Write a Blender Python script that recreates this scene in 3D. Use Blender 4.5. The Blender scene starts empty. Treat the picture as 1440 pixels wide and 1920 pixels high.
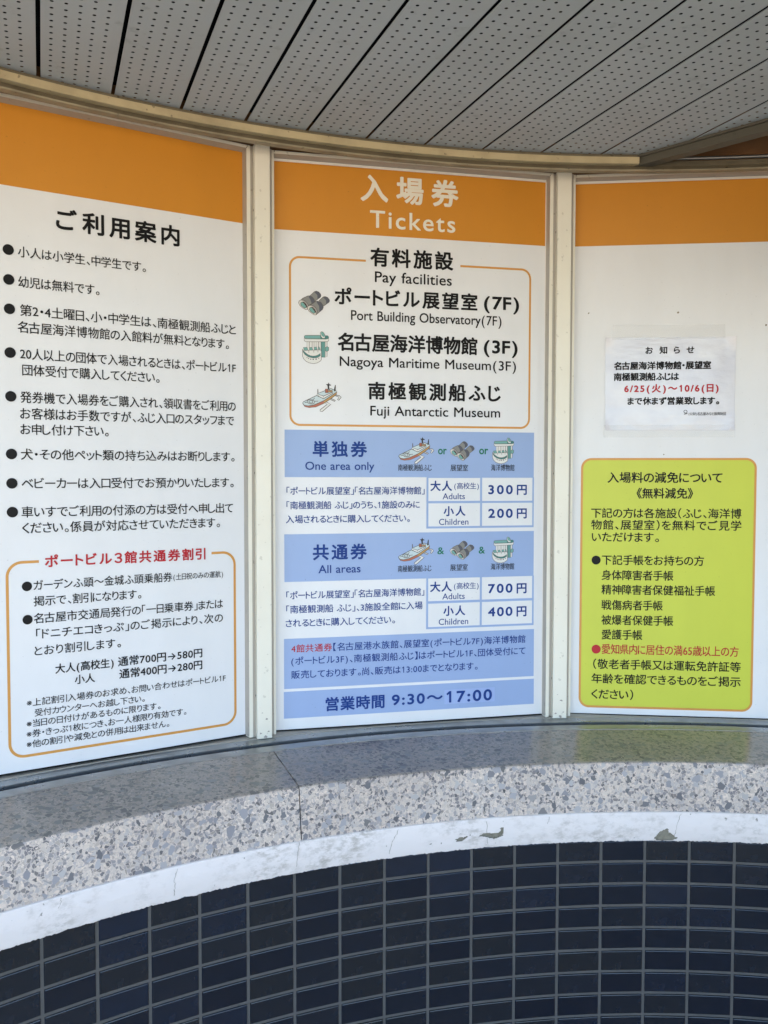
import bpy, bmesh, math, random
from mathutils import Vector, Matrix, noise
random.seed(7)
R = math.radians
scene = bpy.context.scene
COL = scene.collection

# ---------------------------------------------------------------- camera
cam_d = bpy.data.cameras.new('camera')
cam = bpy.data.objects.new('camera', cam_d); COL.objects.link(cam)
cam.location = (0, 0, 1.5)
cam_d.sensor_fit = 'VERTICAL'; cam_d.sensor_height = 36.0
cam_d.lens = 36.0 * 1667.2 / 1920.0
cam_d.clip_start = 0.05; cam_d.clip_end = 600
cam.rotation_euler = (Matrix.Rotation(R(90) - 0.0429, 3, 'X') @ Matrix.Rotation(0.0013, 3, 'Z')).to_euler()
scene.camera = cam

# ---------------------------------------------------------------- sky, sun, exposure
SUN_EL, SUN_AZ = R(52), R(35)          # azimuth clockwise from +Y (sun stands behind the building)
world = bpy.data.worlds.new('World'); scene.world = world; world.use_nodes = True
nt = world.node_tree; nt.nodes.clear()
wo = nt.nodes.new('ShaderNodeOutputWorld'); bg = nt.nodes.new('ShaderNodeBackground')
sky = nt.nodes.new('ShaderNodeTexSky'); sky.sky_type = 'NISHITA'; sky.sun_disc = False
sky.ozone_density = 2.5; sky.sun_elevation = SUN_EL; sky.sun_rotation = SUN_AZ
bg.inputs[1].default_value = 0.15
nt.links.new(sky.outputs[0], bg.inputs[0]); nt.links.new(bg.outputs[0], wo.inputs[0])
sd = bpy.data.lights.new('sun', 'SUN'); sd.energy = 3.25; sd.angle = R(0.5); sd.color = (1.0, 0.95, 0.87)
so = bpy.data.objects.new('sun', sd); COL.objects.link(so)
sdir = Vector((math.sin(SUN_AZ) * math.cos(SUN_EL), math.cos(SUN_AZ) * math.cos(SUN_EL), math.sin(SUN_EL)))
so.rotation_euler = sdir.to_track_quat('Z', 'Y').to_euler(); so.location = (0, 0, 30)
scene.view_settings.view_transform = 'Standard'; scene.view_settings.look = 'None'
scene.view_settings.exposure = 2.93; scene.view_settings.gamma = 1.0
scene.view_settings.use_curve_mapping = False
scene.cycles.max_bounces = 10; scene.cycles.diffuse_bounces = 6; scene.cycles.glossy_bounces = 4
scene.cycles.use_denoising = True

# ---------------------------------------------------------------- tags and links
def tag(o, label=None, cat=None, group=None, kind=None):
    if label: o['label'] = label
    if cat: o['category'] = cat
    if group: o['group'] = group
    if kind: o['kind'] = kind
    return o
def empty(name, loc=(0, 0, 0), rz=0.0):
    o = bpy.data.objects.new(name, None); COL.objects.link(o)
    o.location = loc; o.rotation_euler = (0, 0, rz); o.empty_display_size = .1
    return o
def link(name, me, parent=None, mat=None):
    o = bpy.data.objects.new(name, me); COL.objects.link(o)
    if mat is not None and not me.materials: me.materials.append(mat)
    if parent is not None: o.parent = parent
    return o
def mesh(name, verts, faces, mat=None, parent=None, smooth=False, normals=True):
    me = bpy.data.meshes.new(name); me.from_pydata(verts, [], faces); me.update()
    if normals:
        bm = bmesh.new(); bm.from_mesh(me); bmesh.ops.recalc_face_normals(bm, faces=bm.faces); bm.to_mesh(me); bm.free()
    if smooth: me.polygons.foreach_set('use_smooth', [True] * len(me.polygons))
    return link(name, me, parent, mat)

# ---------------------------------------------------------------- materials
def new_mat(name):
    m = bpy.data.materials.new(name); m.use_nodes = True
    n = m.node_tree.nodes; b = n['Principled BSDF']
    return m, m.node_tree, n, b
def ramp(n, stops, interp='LINEAR'):
    r = n.new('ShaderNodeValToRGB'); r.color_ramp.interpolation = interp
    e = r.color_ramp.elements
    while len(e) < len(stops): e.new(0.5)
    for i, (p, c) in enumerate(stops):
        e[i].position = p; e[i].color = (c if len(c) == 4 else (*c, 1)) if not isinstance(c, float) else (c, c, c, 1)
    return r
def tex(n, l, kind, scale, detail=3.0, co=None, stretch=None, rough=.55):
    t = n.new('ShaderNodeTexNoise' if kind == 'noise' else 'ShaderNodeTexVoronoi')
    t.inputs['Scale'].default_value = scale
    if kind == 'noise': t.inputs['Detail'].default_value = detail; t.inputs['Roughness'].default_value = rough
    c = n.new('ShaderNodeTexCoord'); src = c.outputs['Object']
    if stretch:
        mp = n.new('ShaderNodeMapping'); mp.inputs['Scale'].default_value = stretch
        l.new(src, mp.inputs[0]); src = mp.outputs[0]
    l.new(src, t.inputs['Vector'])
    return t
def mixc(n, l, fac, a, b, mode='MIX'):
    m = n.new('ShaderNodeMix'); m.data_type = 'RGBA'; m.blend_type = mode
    for sock, v in ((m.inputs[0], fac), (m.inputs[6], a), (m.inputs[7], b)):
        if isinstance(v, bpy.types.NodeSocket): l.new(v, sock)
        elif isinstance(v, (int, float)): sock.default_value = v if sock == m.inputs[0] else (v, v, v, 1)
        else: sock.default_value = (*v, 1) if len(v) == 3 else v
    return m.outputs[2]
def bump(n, l, b, h, strength, dist):
    bp = n.new('ShaderNodeBump'); bp.inputs['Strength'].default_value = strength
    bp.inputs['Distance'].default_value = dist; l.new(h, bp.inputs['Height']); l.new(bp.outputs[0], b.inputs['Normal'])

def paint(name, col, rough=.5, dirt=.12, dirtcol=(.25, .2, .14), scale=9, spec=.5, bmp=.0006, speck=0.0, metal=0.0, sscale=85, streak=False):
    """worn paint: base colour, soft soiling, fine relief and a few dark specks"""
    m, t, n, b = new_mat(name); l = t.links
    a = tex(n, l, 'noise', scale, 6)
    r = ramp(n, [(.42, 0.0), (.78, 1.0)]); l.new(a.outputs[0], r.inputs[0])
    mul = n.new('ShaderNodeMath'); mul.operation = 'MULTIPLY'; mul.inputs[1].default_value = dirt; l.new(r.outputs[0], mul.inputs[0])
    c = mixc(n, l, mul.outputs[0], col, dirtcol)
    if speck:
        s = tex(n, l, 'noise', sscale, 2 if sscale > 50 else 6, rough=.4 if sscale > 50 else .65); rs = ramp(n, [(.70, 0.0), (.74, 1.0)] if sscale > 50 else [(.60, 0.0), (.74, 1.0)]); l.new(s.outputs[0], rs.inputs[0])
        m2 = n.new('ShaderNodeMath'); m2.operation = 'MULTIPLY'; m2.inputs[1].default_value = speck; l.new(rs.outputs[0], m2.inputs[0])
        c = mixc(n, l, m2.outputs[0], c, (dirtcol[0] * .35, dirtcol[1] * .35, dirtcol[2] * .35))
    if streak: c = grime(n, l, c, .945)
    l.new(c, b.inputs['Base Color'])
    rr = n.new('ShaderNodeMapRange'); rr.inputs['To Min'].default_value = rough - .07; rr.inputs['To Max'].default_value = rough + .12
    l.new(a.outputs[0], rr.inputs[0]); l.new(rr.outputs[0], b.inputs['Roughness'])
    b.inputs['Specular IOR Level'].default_value = spec; b.inputs['Metallic'].default_value = metal
    g = tex(n, l, 'noise', 140, 4); bump(n, l, b, g.outputs[0], .35, bmp)
    return m
def grime(n, l, c, lo=.945):
    """faint rain streaks and dust film, running down the board"""
    g = tex(n, l, 'noise', 3.2, 7, stretch=(2.2, 2.2, .8), rough=.6); gr = ramp(n, [(.38, 1.0), (.72, lo)]); l.new(g.outputs[0], gr.inputs[0])
    d = tex(n, l, 'noise', 180, 2, rough=.5); dr = ramp(n, [(.70, 1.0), (.76, .80)]); l.new(d.outputs[0], dr.inputs[0])
    return mixc(n, l, 1.0, mixc(n, l, 1.0, c, gr.outputs[0], 'MULTIPLY'), dr.outputs[0], 'MULTIPLY')
def flat(name, col, rough=.42, spec=.35):
    m, t, n, b = new_mat(name); l = t.links
    a = tex(n, l, 'noise', 3.5, 4); r = n.new('ShaderNodeMapRange'); r.inputs['To Min'].default_value = .94; r.inputs['To Max'].default_value = 1.05
    l.new(a.outputs[0], r.inputs[0])
    c = mixc(n, l, 1.0, (*col, 1), r.outputs[0], 'MULTIPLY'); c = grime(n, l, c); l.new(c, b.inputs['Base Color'])
    b.inputs['Roughness'].default_value = rough; b.inputs['Specular IOR Level'].default_value = spec
    return m

M = {}
M['board'] = paint('board_white', (.745, .755, .78), .42, .05, (.55, .5, .42), 4, .35, .0002, .0, streak=True)
M['orange'] = flat('print_orange', (.60, .245, .022), .45)
M['ink'] = flat('print_black', (.009, .009, .010), .5, .15)
M['blue'] = flat('print_blue', (.014, .050, .235), .5, .15)
M['red'] = flat('print_red', (.46, .025, .035), .5, .2)
M['green'] = flat('print_green', (.012, .17, .085), .5, .2)
M['cream'] = flat('print_cream', (.80, .76, .66), .45)
M['peri'] = flat('print_periwinkle', (.30, .41, .66), .42)
M['white'] = flat('print_white', (.74, .75, .77), .42)
M['sticker'] = flat('print_patch', (.32, .43, .72), .3, .6)
M['outline'] = flat('print_amber', (.62, .30, .07), .42)
M['yellow'] = flat('print_yellow_green', (.55, .60, .065), .42)
M['cream_paint'] = paint('cream_gloss_paint', (.78, .755, .66), .34, .12, (.42, .34, .22), 7, .5, .0005, .22)
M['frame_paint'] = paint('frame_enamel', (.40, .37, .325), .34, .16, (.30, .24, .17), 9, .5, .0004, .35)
M['bead'] = paint('white_bead', (.8, .78, .74), .4, .05)
M['trim'] = paint('weathered_beige_trim', (.47, .39, .24), .55, .55, (.20, .16, .10), 14, .35, .0012, .55)
M['header'] = paint('shaded_header_paint', (.15, .128, .088), .6, .65, (.07, .06, .04), 16, .3, .0014, .6)  # colour darkened to carry the shadow below the ceiling trim
M['header_lip'] = paint('old_header_lip_paint', (.30, .26, .18), .55, .6, (.12, .10, .07), 16, .3, .0012, .5)
M['bronze'] = paint('dull_dark_trim', (.085, .078, .06), .55, .4, (.06, .055, .045), 12, .35, .001, .3)
M['brown'] = paint('brown_undercoat', (.20, .105, .05), .8, .5, (.06, .035, .02), 8, .2, .002, .3)
M['cavity'] = paint('dark_void', (.006, .007, .011), .9, .1, (.01, .01, .01), 6, .1, .0)
M['ceiling'] = paint('ceiling_metal_paint', (.365, .395, .425), .5, .28, (.25, .25, .23), 3.5, .4, .0004, .40, sscale=17)
M['facade'] = paint('facade_render', (.42, .38, .33), .8, .3, (.22, .2, .17), 2, .2, .003)
M['grout'] = paint('grey_grout', (.098, .094, .090), .85, .35, (.055, .053, .05), 30, .2, .0012, .2)
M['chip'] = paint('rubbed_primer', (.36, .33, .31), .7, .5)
M['dark_line'] = flat('dark_gap', (.012, .012, .014), .8, .1)
M['speck'] = flat('old_tape_smudge', (.20, .165, .12), .7, .2)
M['metal'] = paint('aluminium_track', (.33, .34, .35), .27, .45, (.13, .12, .11), 22, .6, .0005, .35, .75)
M['cement'] = paint('bare_cement', (.25, .235, .19), .95, .7, (.10, .095, .075), 120, .1, .004, .6)

def stone(name, rough, top_shade, bmp):
    """terrazzo: crushed grey stone chips of three sizes in a pale cement"""
    m, t, n, b = new_mat(name); l = t.links
    c = n.new('ShaderNodeTexCoord')
    w = n.new('ShaderNodeTexNoise'); w.inputs['Scale'].default_value = 60; w.inputs['Detail'].default_value = 2; l.new(c.outputs['Object'], w.inputs['Vector'])
    vm = n.new('ShaderNodeVectorMath'); vm.operation = 'SCALE'; vm.inputs['Scale'].default_value = .012; l.new(w.outputs[1], vm.inputs[0])
    va = n.new('ShaderNodeVectorMath'); va.operation = 'ADD'; l.new(c.outputs['Object'], va.inputs[0]); l.new(vm.outputs[0], va.inputs[1])
    col = (.56, .53, .50); cur = None; hsum = None
    cement = tex(n, l, 'noise', 6, 5); cr_ = ramp(n, [(.3, (.60, .53, .46)), (.7, (.74, .69, .63))]); l.new(cement.outputs[0], cr_.inputs[0]); cur = cr_.outputs[0]
    for scale, thr, edge, stops in (
        (290, .12, .045, [(0, (.36, .34, .325)), (.4, (.48, .45, .425)), (.75, (.58, .54, .50)), (1, (.27, .255, .25))]),
        (155, .30, .04, [(0, (.11, .11, .125)), (.3, (.26, .26, .28)), (.55, (.44, .435, .44)), (.85, (.56, .52, .47)), (1, (.13, .13, .14))]),
        (78, .84, .035, [(0, (.09, .095, .11)), (.3, (.21, .225, .26)), (.6, (.33, .35, .39)), (.85, (.44, .45, .46)), (1, (.05, .055, .065))])):
        v = n.new('ShaderNodeTexVoronoi'); v.inputs['Scale'].default_value = scale; v.inputs['Randomness'].default_value = 1; l.new(va.outputs[0], v.inputs['Vector'])
        e = n.new('ShaderNodeTexVoronoi'); e.feature = 'DISTANCE_TO_EDGE'; e.inputs['Scale'].default_value = scale; l.new(va.outputs[0], e.inputs['Vector'])
        sp = n.new('ShaderNodeSeparateColor'); l.new(v.outputs['Color'], sp.inputs[0])
        rc = ramp(n, stops); l.new(sp.outputs[1], rc.inputs[0])
        g1 = n.new('ShaderNodeMath'); g1.operation = 'GREATER_THAN'; g1.inputs[1].default_value = thr; l.new(sp.outputs[0], g1.inputs[0])
        e1 = n.new('ShaderNodeMapRange'); e1.inputs['From Min'].default_value = edge; e1.inputs['From Max'].default_value = edge + .02; l.new(e.outputs['Distance'], e1.inputs[0])
        mm = n.new('ShaderNodeMath'); mm.operation = 'MULTIPLY'; l.new(g1.outputs[0], mm.inputs[0]); l.new(e1.outputs[0], mm.inputs[1])
        cur = mixc(n, l, mm.outputs[0], cur, rc.outputs[0]); hsum = mm.outputs[0]
    if top_shade:
        cur = mixc(n, l, top_shade, cur, (.20, .21, .20))  # same stone, the duller light on the ledge top painted into its colour
    st = tex(n, l, 'noise', 4, 5); sr = ramp(n, [(.35, (.86, .79, .765)), (.65, (1.06, .98, .94))]); l.new(st.outputs[0], sr.inputs[0])
    cur = mixc(n, l, 1.0, cur, sr.outputs[0], 'MULTIPLY')
    l.new(cur, b.inputs['Base Color']); b.inputs['Roughness'].default_value = rough
    b.inputs['Specular IOR Level'].default_value = .5
    f = tex(n, l, 'noise', 400, 3); bump(n, l, b, f.outputs[0], .3, bmp)
    return m
M['stone_top'] = stone('shaded_polished_terrazzo', .17, .52, .0001)  # shaded version of the terrazzo, for the ledge top
M['stone_front'] = stone('honed_terrazzo', .5, 0, .0005)

def tile_mat():
    m, t, n, b = new_mat('glazed_navy_tile'); l = t.links
    oi = n.new('ShaderNodeObjectInfo')
    r = ramp(n, [(0, (.005, .008, .0165)), (.35, (.007, .0105, .0195)), (.65, (.010, .0125, .0175)), (1, (.0055, .0105, .0245))]); l.new(oi.outputs['Random'], r.inputs[0])
    a = tex(n, l, 'noise', 40, 5); rr = ramp(n, [(.35, .85), (.75, 1.3)]); l.new(a.outputs[0], rr.inputs[0])
    l.new(mixc(n, l, 1.0, r.outputs[0], rr.outputs[0], 'MULTIPLY'), b.inputs['Base Color'])
    rg = n.new('ShaderNodeMapRange'); rg.inputs['To Min'].default_value = .16; rg.inputs['To Max'].default_value = .28; l.new(oi.outputs['Random'], rg.inputs[0]); l.new(rg.outputs[0], b.inputs['Roughness'])
    b.inputs['Specular IOR Level'].default_value = .5
    g = tex(n, l, 'noise', 55, 2); bump(n, l, b, g.outputs[0], .25, .0005)
    return m
M['tile'] = tile_mat()

def band_mat():
    m, t, n, b = new_mat('painted_cement'); l = t.links
    a = tex(n, l, 'noise', 7, 7, rough=.65); r1 = ramp(n, [(.46, 0.0), (.66, 1.0)]); l.new(a.outputs[0], r1.inputs[0])
    g = tex(n, l, 'noise', 45, 6, rough=.7, stretch=(1, 1, 1.6)); r2 = ramp(n, [(.45, .0), (.62, 1.0)]); l.new(g.outputs[0], r2.inputs[0])
    mu = n.new('ShaderNodeMath'); mu.operation = 'MULTIPLY'; l.new(r1.outputs[0], mu.inputs[0]); l.new(r2.outputs[0], mu.inputs[1])
    m2 = n.new('ShaderNodeMath'); m2.operation = 'MULTIPLY'; m2.inputs[1].default_value = .8; l.new(mu.outputs[0], m2.inputs[0])
    c = mixc(n, l, m2.outputs[0], (.74, .695, .69), (.36, .33, .30))
    s = tex(n, l, 'noise', 60, 3); rs = ramp(n, [(.71, 0.0), (.735, .8)]); l.new(s.outputs[0], rs.inputs[0])
    c = mixc(n, l, rs.outputs[0], c, (.2, .19, .17))
    l.new(c, b.inputs['Base Color']); b.inputs['Roughness'].default_value = .6; b.inputs['Specular IOR Level'].default_value = .3
    bump(n, l, b, g.outputs[0], .5, .001)
    return m
M['band'] = band_mat()

def ground_mat():
    m, t, n, b = new_mat('plaza_paving'); l = t.links
    br = n.new('ShaderNodeTexBrick'); br.inputs['Scale'].default_value = 1.0; br.inputs['Brick Width'].default_value = .3; br.inputs['Row Height'].default_value = .3
    br.inputs['Mortar Size'].default_value = .006; br.offset = 0
    br.inputs['Color1'].default_value = (.54, .41, .25, 1); br.inputs['Color2'].default_value = (.48, .36, .22, 1); br.inputs['Mortar'].default_value = (.16, .14, .12, 1)
    c = n.new('ShaderNodeTexCoord'); l.new(c.outputs['Object'], br.inputs['Vector'])
    a = tex(n, l, 'noise', 1.2, 6); r = ramp(n, [(.3, .8), (.7, 1.1)]); l.new(a.outputs[0], r.inputs[0])
    l.new(mixc(n, l, 1.0, br.outputs[0], r.outputs[0], 'MULTIPLY'), b.inputs['Base Color']); b.inputs['Roughness'].default_value = .8
    return m
M['ground'] = ground_mat()

# ---------------------------------------------------------------- ring geometry about the centre of the curved counter
CX, CY = 0.6055, -0.0113
def pt(r, phi, z): return (CX + r * math.sin(phi), CY + r * math.cos(phi), z)
def ring(name, prof, p0, p1, mat, parent=None, n=None, closed=True, smooth=False, caps=True):
    n = n or max(8, int(abs(p1 - p0) / .02)); k = len(prof); vs = []; fs = []
    for i in range(n + 1):
        a = p0 + (p1 - p0) * i / n
        vs += [pt(r, a, z) for r, z in prof]
    m = k if closed else k - 1
    for i in range(n):
        for j in range(m):
            a = i * k + j; b = i * k + (j + 1) % k
            fs.append((a, b, b + k, a + k))
    if closed and caps:
        fs.append(tuple(range(k))); fs.append(tuple(reversed(range(n * k, n * k + k))))
    return mesh(name, vs, fs, mat, parent, smooth)
def box_vf(x0, x1, y0, y1, z0, z1):
    v = [(x, y, z) for x in (x0, x1) for y in (y0, y1) for z in (z0, z1)]
    f = [(0, 1, 3, 2), (4, 6, 7, 5), (0, 4, 5, 1), (2, 3, 7, 6), (0, 2, 6, 4), (1, 5, 7, 3)]
    return v, f
def box(name, x0, x1, y0, y1, z0, z1, mat, parent=None, bev=0):
    v, f = box_vf(x0, x1, y0, y1, z0, z1)
    o = mesh(name, v, f, mat, parent)
    if bev:
        bm = bmesh.new(); bm.from_mesh(o.data)
        bmesh.ops.bevel(bm, geom=bm.edges[:], offset=bev, segments=2, affect='EDGES', profile=.6)
        bm.to_mesh(o.data); bm.free()
    return o

PL, PR = -1.22, 1.22

# ---------------------------------------------------------------- large structure
g = mesh('ground', [(-250, -250, 0), (250, -250, 0), (250, 250, 0), (-250, 250, 0)], [(0, 1, 2, 3)], M['ground']); tag(g, kind='structure')
bw = ring('building_wall', [(2.315, 0.0), (2.315, 2.25), (2.60, 2.25), (2.60, 0.0)], PL, PR, M['cream_paint']); tag(bw, kind='structure')
fc = empty('facade'); tag(fc, kind='structure')
box('facade_wall', -9, -1.44, .82, 3.2, 0, 5.2, M['facade'], fc)
box('facade_wall', 2.66, 11, .82, 3.2, 0, 5.2, M['facade'], fc)
box('added_shade_column', 1.12, 1.52, .45, 1.08, 0, 2.715, M['header'], fc)  # added column, out of view, keeps ground light off the right board
box('added_shade_beam', 1.123, 1.517, 1.085, 2.0, 1.93, 2.715, M['header'], fc)  # added beam, out of view, dims the upper right of the boards
box('facade_wall', -9, 11, 3.205, 9, 0, 5.2, M['facade'], fc)
rf = box('canopy_roof', -9, 11, -.8, 3.195, 2.72, 2.95, M['facade']); tag(rf, kind='structure')
uw = ring('upper_wall', [(2.186, 2.2585), (2.186, 2.718), (2.42, 2.718), (2.42, 2.2585)], PL, PR, M['brown']); tag(uw, kind='structure')

# ---------------------------------------------------------------- perforated ceiling
SA = -0.367; SD = Vector((math.sin(SA), math.cos(SA), 0)); SN = Vector((SD.y, -SD.x, 0))
ZC = 2.2597; D0 = Vector((.6079, 2.1554, 0)); D1 = Vector((.8226, 1.9367, 0)); DD = (D1 - D0).normalized(); DN = Vector((-DD.y, DD.x, 0))
if DN.x < 0: DN = -DN
ceil = empty('ceiling', (0, 0, ZC)); tag(ceil, kind='structure')
PW = .13865; PITCH = .0222; HR = .0033
OCT = [(math.cos(R(22.5 + 45 * i)), math.sin(R(22.5 + 45 * i))) for i in range(8)]
def ceiling_panel(k):
    x0 = .0045 + k * PW + .0038; x1 = .0045 + (k + 1) * PW - .0038
    far = 2.36 if k < 9 else 2.3
    vs = []; fs = []
    def V(x, s, z=0.0):
        p = SN * x + SD * s; vs.append((p.x, p.y, z)); return len(vs) - 1
    near = -3.2; start = .55
    holes = -4 <= k <= 12
    s0 = start if holes else far
    c0 = .0045 + k * PW + .0210
    xs = [c0 - PITCH / 2 + PITCH * i for i in range(6)]
    fs.append((V(x0, near), V(x1, near), V(x1, s0), V(x0, s0)))
    if holes:
        nrow = int((far - start) / PITCH)
        end = start + nrow * PITCH
        fs.append((V(x0, start), V(xs[0], start), V(xs[0], end), V(x0, end)))
        fs.append((V(xs[5], start), V(x1, start), V(x1, end), V(xs[5], end)))
        for r_ in range(nrow):
            s = start + r_ * PITCH
            for c_ in range(5):
                cx, cs = xs[c_] + PITCH / 2, s + PITCH / 2
                q = [V(xs[c_], s), V(xs[c_ + 1], s), V(xs[c_ + 1], s + PITCH), V(xs[c_], s + PITCH)]
                o = [V(cx + HR * a, cs + HR * b) for a, b in OCT]       # starts at +x+s octant, counter-clockwise
                u = [V(cx + HR * a, cs + HR * b, .0004) for a, b in OCT]
                fs.append((q[2], o[1], o[0])); fs.append((q[2], q[3], o[2], o[1])); fs.append((q[3], o[3], o[2]))
                fs.append((q[3], q[0], o[4], o[3])); fs.append((q[0], o[5], o[4])); fs.append((q[0], q[1], o[6], o[5]))
                fs.append((q[1], o[7], o[6])); fs.append((q[1], q[2], o[0], o[7]))
                for i in range(8): fs.append((o[i], o[(i + 1) % 8], u[(i + 1) % 8], u[i]))
    # folded long edges
    e = far
    fs.append((V(x0, near), V(x0, e), V(x0, e, .002), V(x0, near, .002)))
    fs.append((V(x1, near), V(x1, near, .002), V(x1, e, .002), V(x1, e)))
    o = mesh('ceiling_panel', vs, fs, M['ceiling'], ceil, normals=False)
    bm = bmesh.new(); bm.from_mesh(o.data)
    bmesh.ops.bisect_plane(bm, geom=bm.verts[:] + bm.edges[:] + bm.faces[:], plane_co=(D0.x, D0.y, 0), plane_no=(DN.x, DN.y, 0), clear_outer=True)
    bmesh.ops.bisect_plane(bm, geom=bm.verts[:] + bm.edges[:] + bm.faces[:], plane_co=(0, -.78, 0), plane_no=(0, -1, 0), clear_outer=True)
    # trim to the ring behind the header
    dele = [f for f in bm.faces if (f.calc_center_median() - Vector((CX, CY, 0))).length > 2.19 and f.calc_area() < .01 and f.calc_center_median().y > 0]
    bmesh.ops.delete(bm, geom=dele, context='FACES')
    bm.to_mesh(o.data); bm.free()
    if not len(o.data.polygons): bpy.data.objects.remove(o)
    return
for k in range(-14, 22): ceiling_panel(k)
# dark void board above the strips, cut along the same diagonal edge
vb = [(-6, -2.3, .03), (5.03 - .02, -2.28, .03), (D0.x, D0.y, .03), (D0.x - 2.7, D0.y, .03), (-6, .6, .03)]
p_end = D0 + DD * 4.1
mesh('void_board', [(-6, -.79, .03), (p_end.x, -.79, .03), (p_end.x - .01, p_end.y, .03), (D0.x, D0.y, .03), (-1.6, 2.2, .03), (-6, 2.2, .03)], [(0, 1, 2, 3, 4, 5)], M['cavity'], ceil)
# bulkhead closing the void on the recess side
def wall_strip(name, a, b, z0, z1, th, mat, parent=None):
    d = (b - a).normalized(); nn = Vector((-d.y, d.x, 0))
    if nn.dot(DN) < 0: nn = -nn
    q = [a, b, b + nn * th, a + nn * th]
    vs = [(p.x, p.y, z) for z in (z0, z1) for p in q]
    return mesh(name, vs, [(0, 1, 2, 3), (7, 6, 5, 4), (0, 4, 5, 1), (1, 5, 6, 2), (2, 6, 7, 3), (3, 7, 4, 0)], mat, parent)
wall_strip('bulkhead', D0 + DN * .006 + DD * .03, p_end + DN * .006, .005, .455, .02, M['brown'], ceil)

# ---------------------------------------------------------------- trims and header
dt = empty('diagonal_ceiling_trim', (D0.x, D0.y, ZC))
tag(dt, 'dull dark straight trim running diagonally along the ceiling edge at top right', 'ceiling trim')
def rel(v): return Vector((v.x - D0.x, v.y - D0.y, 0))
a_ = D0 - D0 - DD * .012; b_ = p_end - D0
o = wall_strip('trim_face', a_ - DN * .004, b_ - DN * .004, -.0245, -.007, .030, M['bronze'], dt)
o = wall_strip('trim_lip', a_ - DN * .010, b_ - DN * .010, -.0068, -.0015, .012, M['bronze'], dt)
PJ = -0.0003
ct = empty('curved_ceiling_trim'); tag(ct, 'curved beige metal trim strip edging the perforated ceiling above the ticket boards', 'ceiling trim')
ring('trim_face', [(2.1545, 2.2365), (2.1535, 2.2515), (2.1590, 2.2520), (2.1720, 2.2520), (2.1720, 2.2365)], PL, PJ, M['trim'], ct)
ring('trim_lip', [(2.1590, 2.2523), (2.1590, 2.2590), (2.1720, 2.2590), (2.1720, 2.2523)], PL, PJ - .001, M['header'], ct)
hd = empty('header_fascia'); tag(hd, 'curved weathered header band running above all the board frames', 'fascia')
ring('fascia_face', [(2.1680, 2.2265), (2.1730, 2.2362), (2.1730, 2.2480), (2.1850, 2.2480), (2.1850, 2.2265)], PL, PR, M['header'], hd)
ring('fascia_lip', [(2.1650, 2.2225), (2.1650, 2.2262), (2.1850, 2.2262), (2.1850, 2.2225)], PL, PR, M['header_lip'], hd)
ring('fascia_underside', [(2.1853, 2.2495), (2.1853, 2.2580), (2.34, 2.2580), (2.34, 2.2495)], PL, PR, M['brown'], hd)
rail = [(2.176 + .0042 * math.cos(R(30 * i)), 2.2548 + .0042 * math.sin(R(30 * i))) for i in range(12)]
ring('edge_rail', rail, PJ + .012, PR, M['metal'], hd, smooth=True)

# ---------------------------------------------------------------- window posts
PH0, DPH, RV = -0.7250, 0.3329, 2.2885
ZB, ZT = .8865, 2.2475
def post(i, label):
    a = PH0 + i * DPH; c = Vector((math.sin(a), math.cos(a), 0)); t = Vector((c.y, -c.x, 0))
    v = Vector((CX, CY, 0)) + c * RV + t * -.0270
    e = empty('window_post', (v.x, v.y, .8815), -a)
    tag(e, label, 'window post', 'posts between the boards')
    box('post_face', -.0176, .0176, -.0430, -.0015, 0, ZT - .8815, M['cream_paint'], e, .0012)
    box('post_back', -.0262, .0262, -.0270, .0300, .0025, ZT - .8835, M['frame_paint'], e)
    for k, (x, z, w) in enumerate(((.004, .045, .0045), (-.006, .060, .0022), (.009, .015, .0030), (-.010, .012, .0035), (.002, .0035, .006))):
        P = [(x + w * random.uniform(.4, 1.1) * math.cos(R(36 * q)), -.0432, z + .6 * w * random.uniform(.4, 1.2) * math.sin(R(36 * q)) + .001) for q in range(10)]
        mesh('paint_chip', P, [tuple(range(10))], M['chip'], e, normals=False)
    for z in (.10, .62, 1.22):
        m_ = mesh('screw', [(-.0180 , -.0290 - .0022 * math.cos(R(60 * q)), z + .0032 * math.sin(R(60 * q))) for q in range(6)], [tuple(range(6))], M['dark_line'], e)
    return e
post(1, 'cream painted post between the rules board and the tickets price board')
post(2, 'cream painted post between the tickets price board and the board with the paper notice')
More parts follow.
